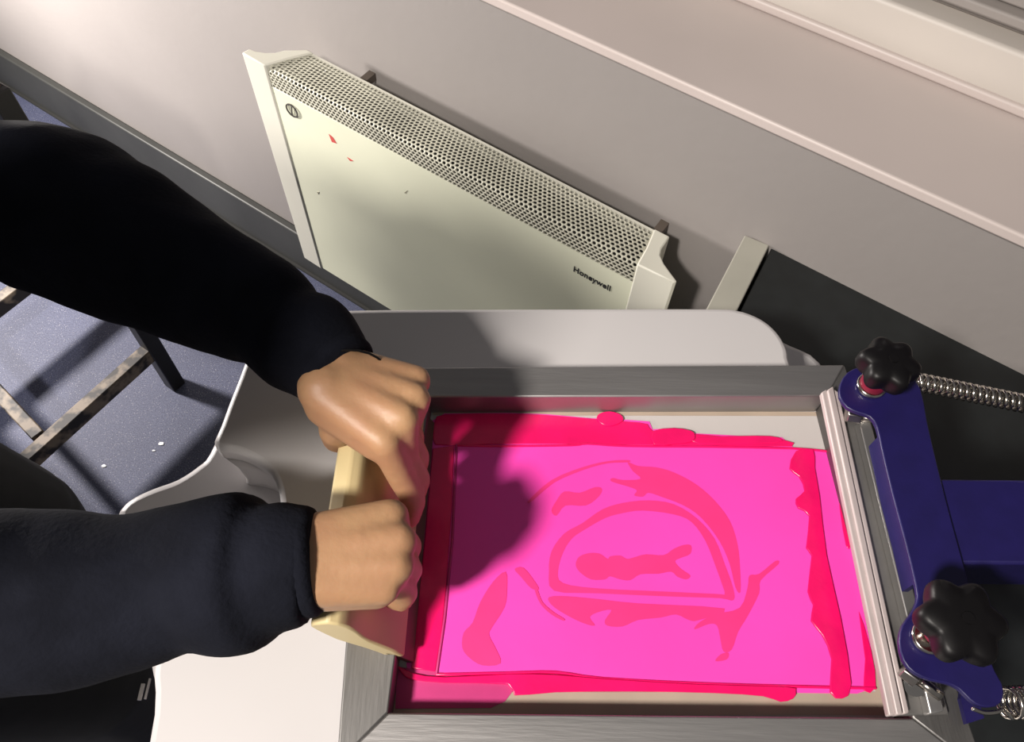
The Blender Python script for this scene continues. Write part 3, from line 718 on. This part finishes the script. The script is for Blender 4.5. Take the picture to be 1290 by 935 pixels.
# --- fleece: sleeves and torso in one garment
bm = B()
def tube2(P, R, salt, amt=.05, sub=4, seg=44):
    pp_ = [tuple(p) + (r,) for p, r in zip(P, R)]; q = catmull(pp_, sub, False)
    path = [Vector(c[:3]) for c in q]; rr = [c[3] for c in q]; T, N = frames(path); L = len(path)
    rings = []
    for i, (p, r) in enumerate(zip(path, rr)):
        bn = T[i].cross(N[i]); ring = []
        for k in range(seg):
            a = 2 * math.pi * k / seg; d = N[i] * math.cos(a) + bn * math.sin(a)
            s = p + d * r; f = noise.noise(Vector((s.x * 14 + salt, s.y * 22, s.z * 22))) * amt + noise.noise(Vector((s.x * 45, s.y * 40 + salt, s.z * 40))) * amt * .35
            ring.append(bm.verts.new(p + d * (r * (1 + f)) * 1.0))
        rings.append(ring)
    for a, b_ in zip(rings, rings[1:]):
        for k in range(seg): bm.faces.new((a[k], a[(k + 1) % seg], b_[(k + 1) % seg], b_[k]))
    bm.faces.new(rings[0][::-1]); bm.faces.new(rings[-1])
tube2([shL + vec(-.02, -.02, .0), lerp(shL, elL, .5), elL] + P1, [.085, .078, R1[0]] + R1, 3.1, .10)
tube2([shR + vec(-.02, .02, .0), lerp(shR, elR, .5), elR] + P2_, [.085, .078, R2[0]] + R2, 9.4, .10)
for y in (-.13, -.065, 0, .065, .13):
    cap(hip + vec(.0, y, -.02), chest + vec(0, y, .02), .125, .12, 20)
cap(shL + vec(-.02, -.02, -.01), shR + vec(-.04, .02, -.01), .085, .085, 20); cap(chest, shR + vec(-.05, .03, -.03), .12, .085, 20); cap(chest, neck, .10, .075, 20)
for sh_p, el_p in ((shL, elL), (shR, elR)): cap(sh_p + (sh_p - el_p).normalized() * .01, lerp(sh_p, el_p, .35), .088, .074, 20)
jk = mesh_obj('fleece_jacket', remeshed(bm, .0042, 5, .5), 'fleece', body)
# cuffs
bm = B()
def cuff(P, R, fold):
    T = (P[-1] - P[-3]).normalized()
    add_tube(bm, [P[-1] - T * .016, P[-1] - T * .008, P[-1], P[-1] + T * .004], [R[-1] * 1.00, R[-1] * 1.04, R[-1] * 1.02, R[-1] * .93], 36, rnd=False)
cuff(P1, R1, 0); obj('cuff', bm, 'fleece', body, smooth=True)
bm = B(); cuff(P2_, R2, 0); obj('cuff', bm, 'fleece', body, smooth=True)
# trousers, shoes, hair
bm = B()
for hx, kx, fx_ in leg_pts: cap(hx + vec(0, 0, .03), kx, .115, .082, 20); cap(kx, fx_ + vec(0, 0, .0), .082, .062, 20)
cap(hip + vec(0, -.08, -.02), hip + vec(0, .08, -.02), .12, .12, 20)
mesh_obj('trousers', remeshed(bm, .007, 4, .5), 'trouser', body)
for hx, kx, fx_ in leg_pts:
    bm = B(); cap(vec(fx_.x - .02, fx_.y, .045), vec(fx_.x + .10, fx_.y, .038), .045, .036, 16); cap(vec(fx_.x + .10, fx_.y, .038), vec(fx_.x + .17, fx_.y, .034), .036, .030, 16)
    add_prism(bm, [(fx_.x - .06, fx_.y - .045), (fx_.x + .19, fx_.y - .04), (fx_.x + .19, fx_.y + .04), (fx_.x - .06, fx_.y + .045)], .0, .02)
    mesh_obj('shoe', remeshed(bm, .004, 5, .5), 'shoe', body)
bm = B(); cap(hp_(-.03, 0, .02), hp_(.01, 0, .045), .098, .085, 24); cap(hp_(-.06, 0, -.05), hp_(-.05, 0, .02), .07, .09, 24)
mesh_obj('hair', remeshed(bm, .005, 4, .5), 'hair', body)
# elastic band on the wrist of the far hand
bm = B(); c = U(393, 507, 1.03); ax = (wrL - P1[-2]).normalized(); pts = []
n0 = ax.cross(vec(0, 0, 1)).normalized(); n1 = ax.cross(n0)
for k in range(25): a = 2 * math.pi * k / 24; pts.append(P1[-1] + ax * .006 + n0 * (.0285 * math.cos(a)) + n1 * (.022 * math.sin(a)) - n1 * 0)
add_tube(bm, pts, .0008, 6, rnd=False); obj('wrist_band', bm, 'knob', body, smooth=True)
# zip pull at the jacket hem
bm = B(); add_box(bm, U(178, 872, .80), (.0025, .012, .002)); add_box(bm, U(186, 868, .80), (.0012, .015, .002))
obj('zip_pull', bm, 'steel', body)

# ------------------------------------------------------------------ camera, light, world
cd = bpy.data.cameras.new('camera'); co = bpy.data.objects.new('camera', cd); COL.objects.link(co)
cd.sensor_fit = 'HORIZONTAL'; cd.sensor_width = 36; cd.lens = F / 1290 * 36; cd.clip_start = .02
cd.shift_x = 0; cd.shift_y = 0
right_ = RW @ Vector((1, 0, 0)); down_ = RW @ Vector((0, 1, 0))
R = Matrix((right_, -down_, -FWD)).transposed()
co.matrix_world = Matrix.Translation(CAM) @ R.to_4x4()
scn.camera = co
def area(name, loc, tgt, size, power, col):
    l = bpy.data.lights.new(name, 'AREA'); l.shape = 'DISK'; l.size = size; l.energy = power; l.color = col
    o = bpy.data.objects.new(name, l); COL.objects.link(o); o.location = loc
    o.rotation_euler = (Vector(tgt) - Vector(loc)).to_track_quat('-Z', 'Y').to_euler(); return o
area('ceiling_light', (-.82, -.62, 2.35), (-.1, .3, .8), .20, 57, (1, .93, .86))
area('wall_side_light', (-1.62, 1.22, .86), (0, .75, .55), .16, 47, (1, .93, .88))
w = bpy.data.worlds.new('world'); scn.world = w; w.use_nodes = True
w.node_tree.nodes['Background'].inputs[0].default_value = (1, .97, .95, 1); w.node_tree.nodes['Background'].inputs[1].default_value = .13
scn.view_settings.view_transform = 'Standard'; scn.view_settings.look = 'None'; scn.view_settings.gamma = 1; scn.view_settings.exposure = 0
scn.view_settings.use_curve_mapping = False
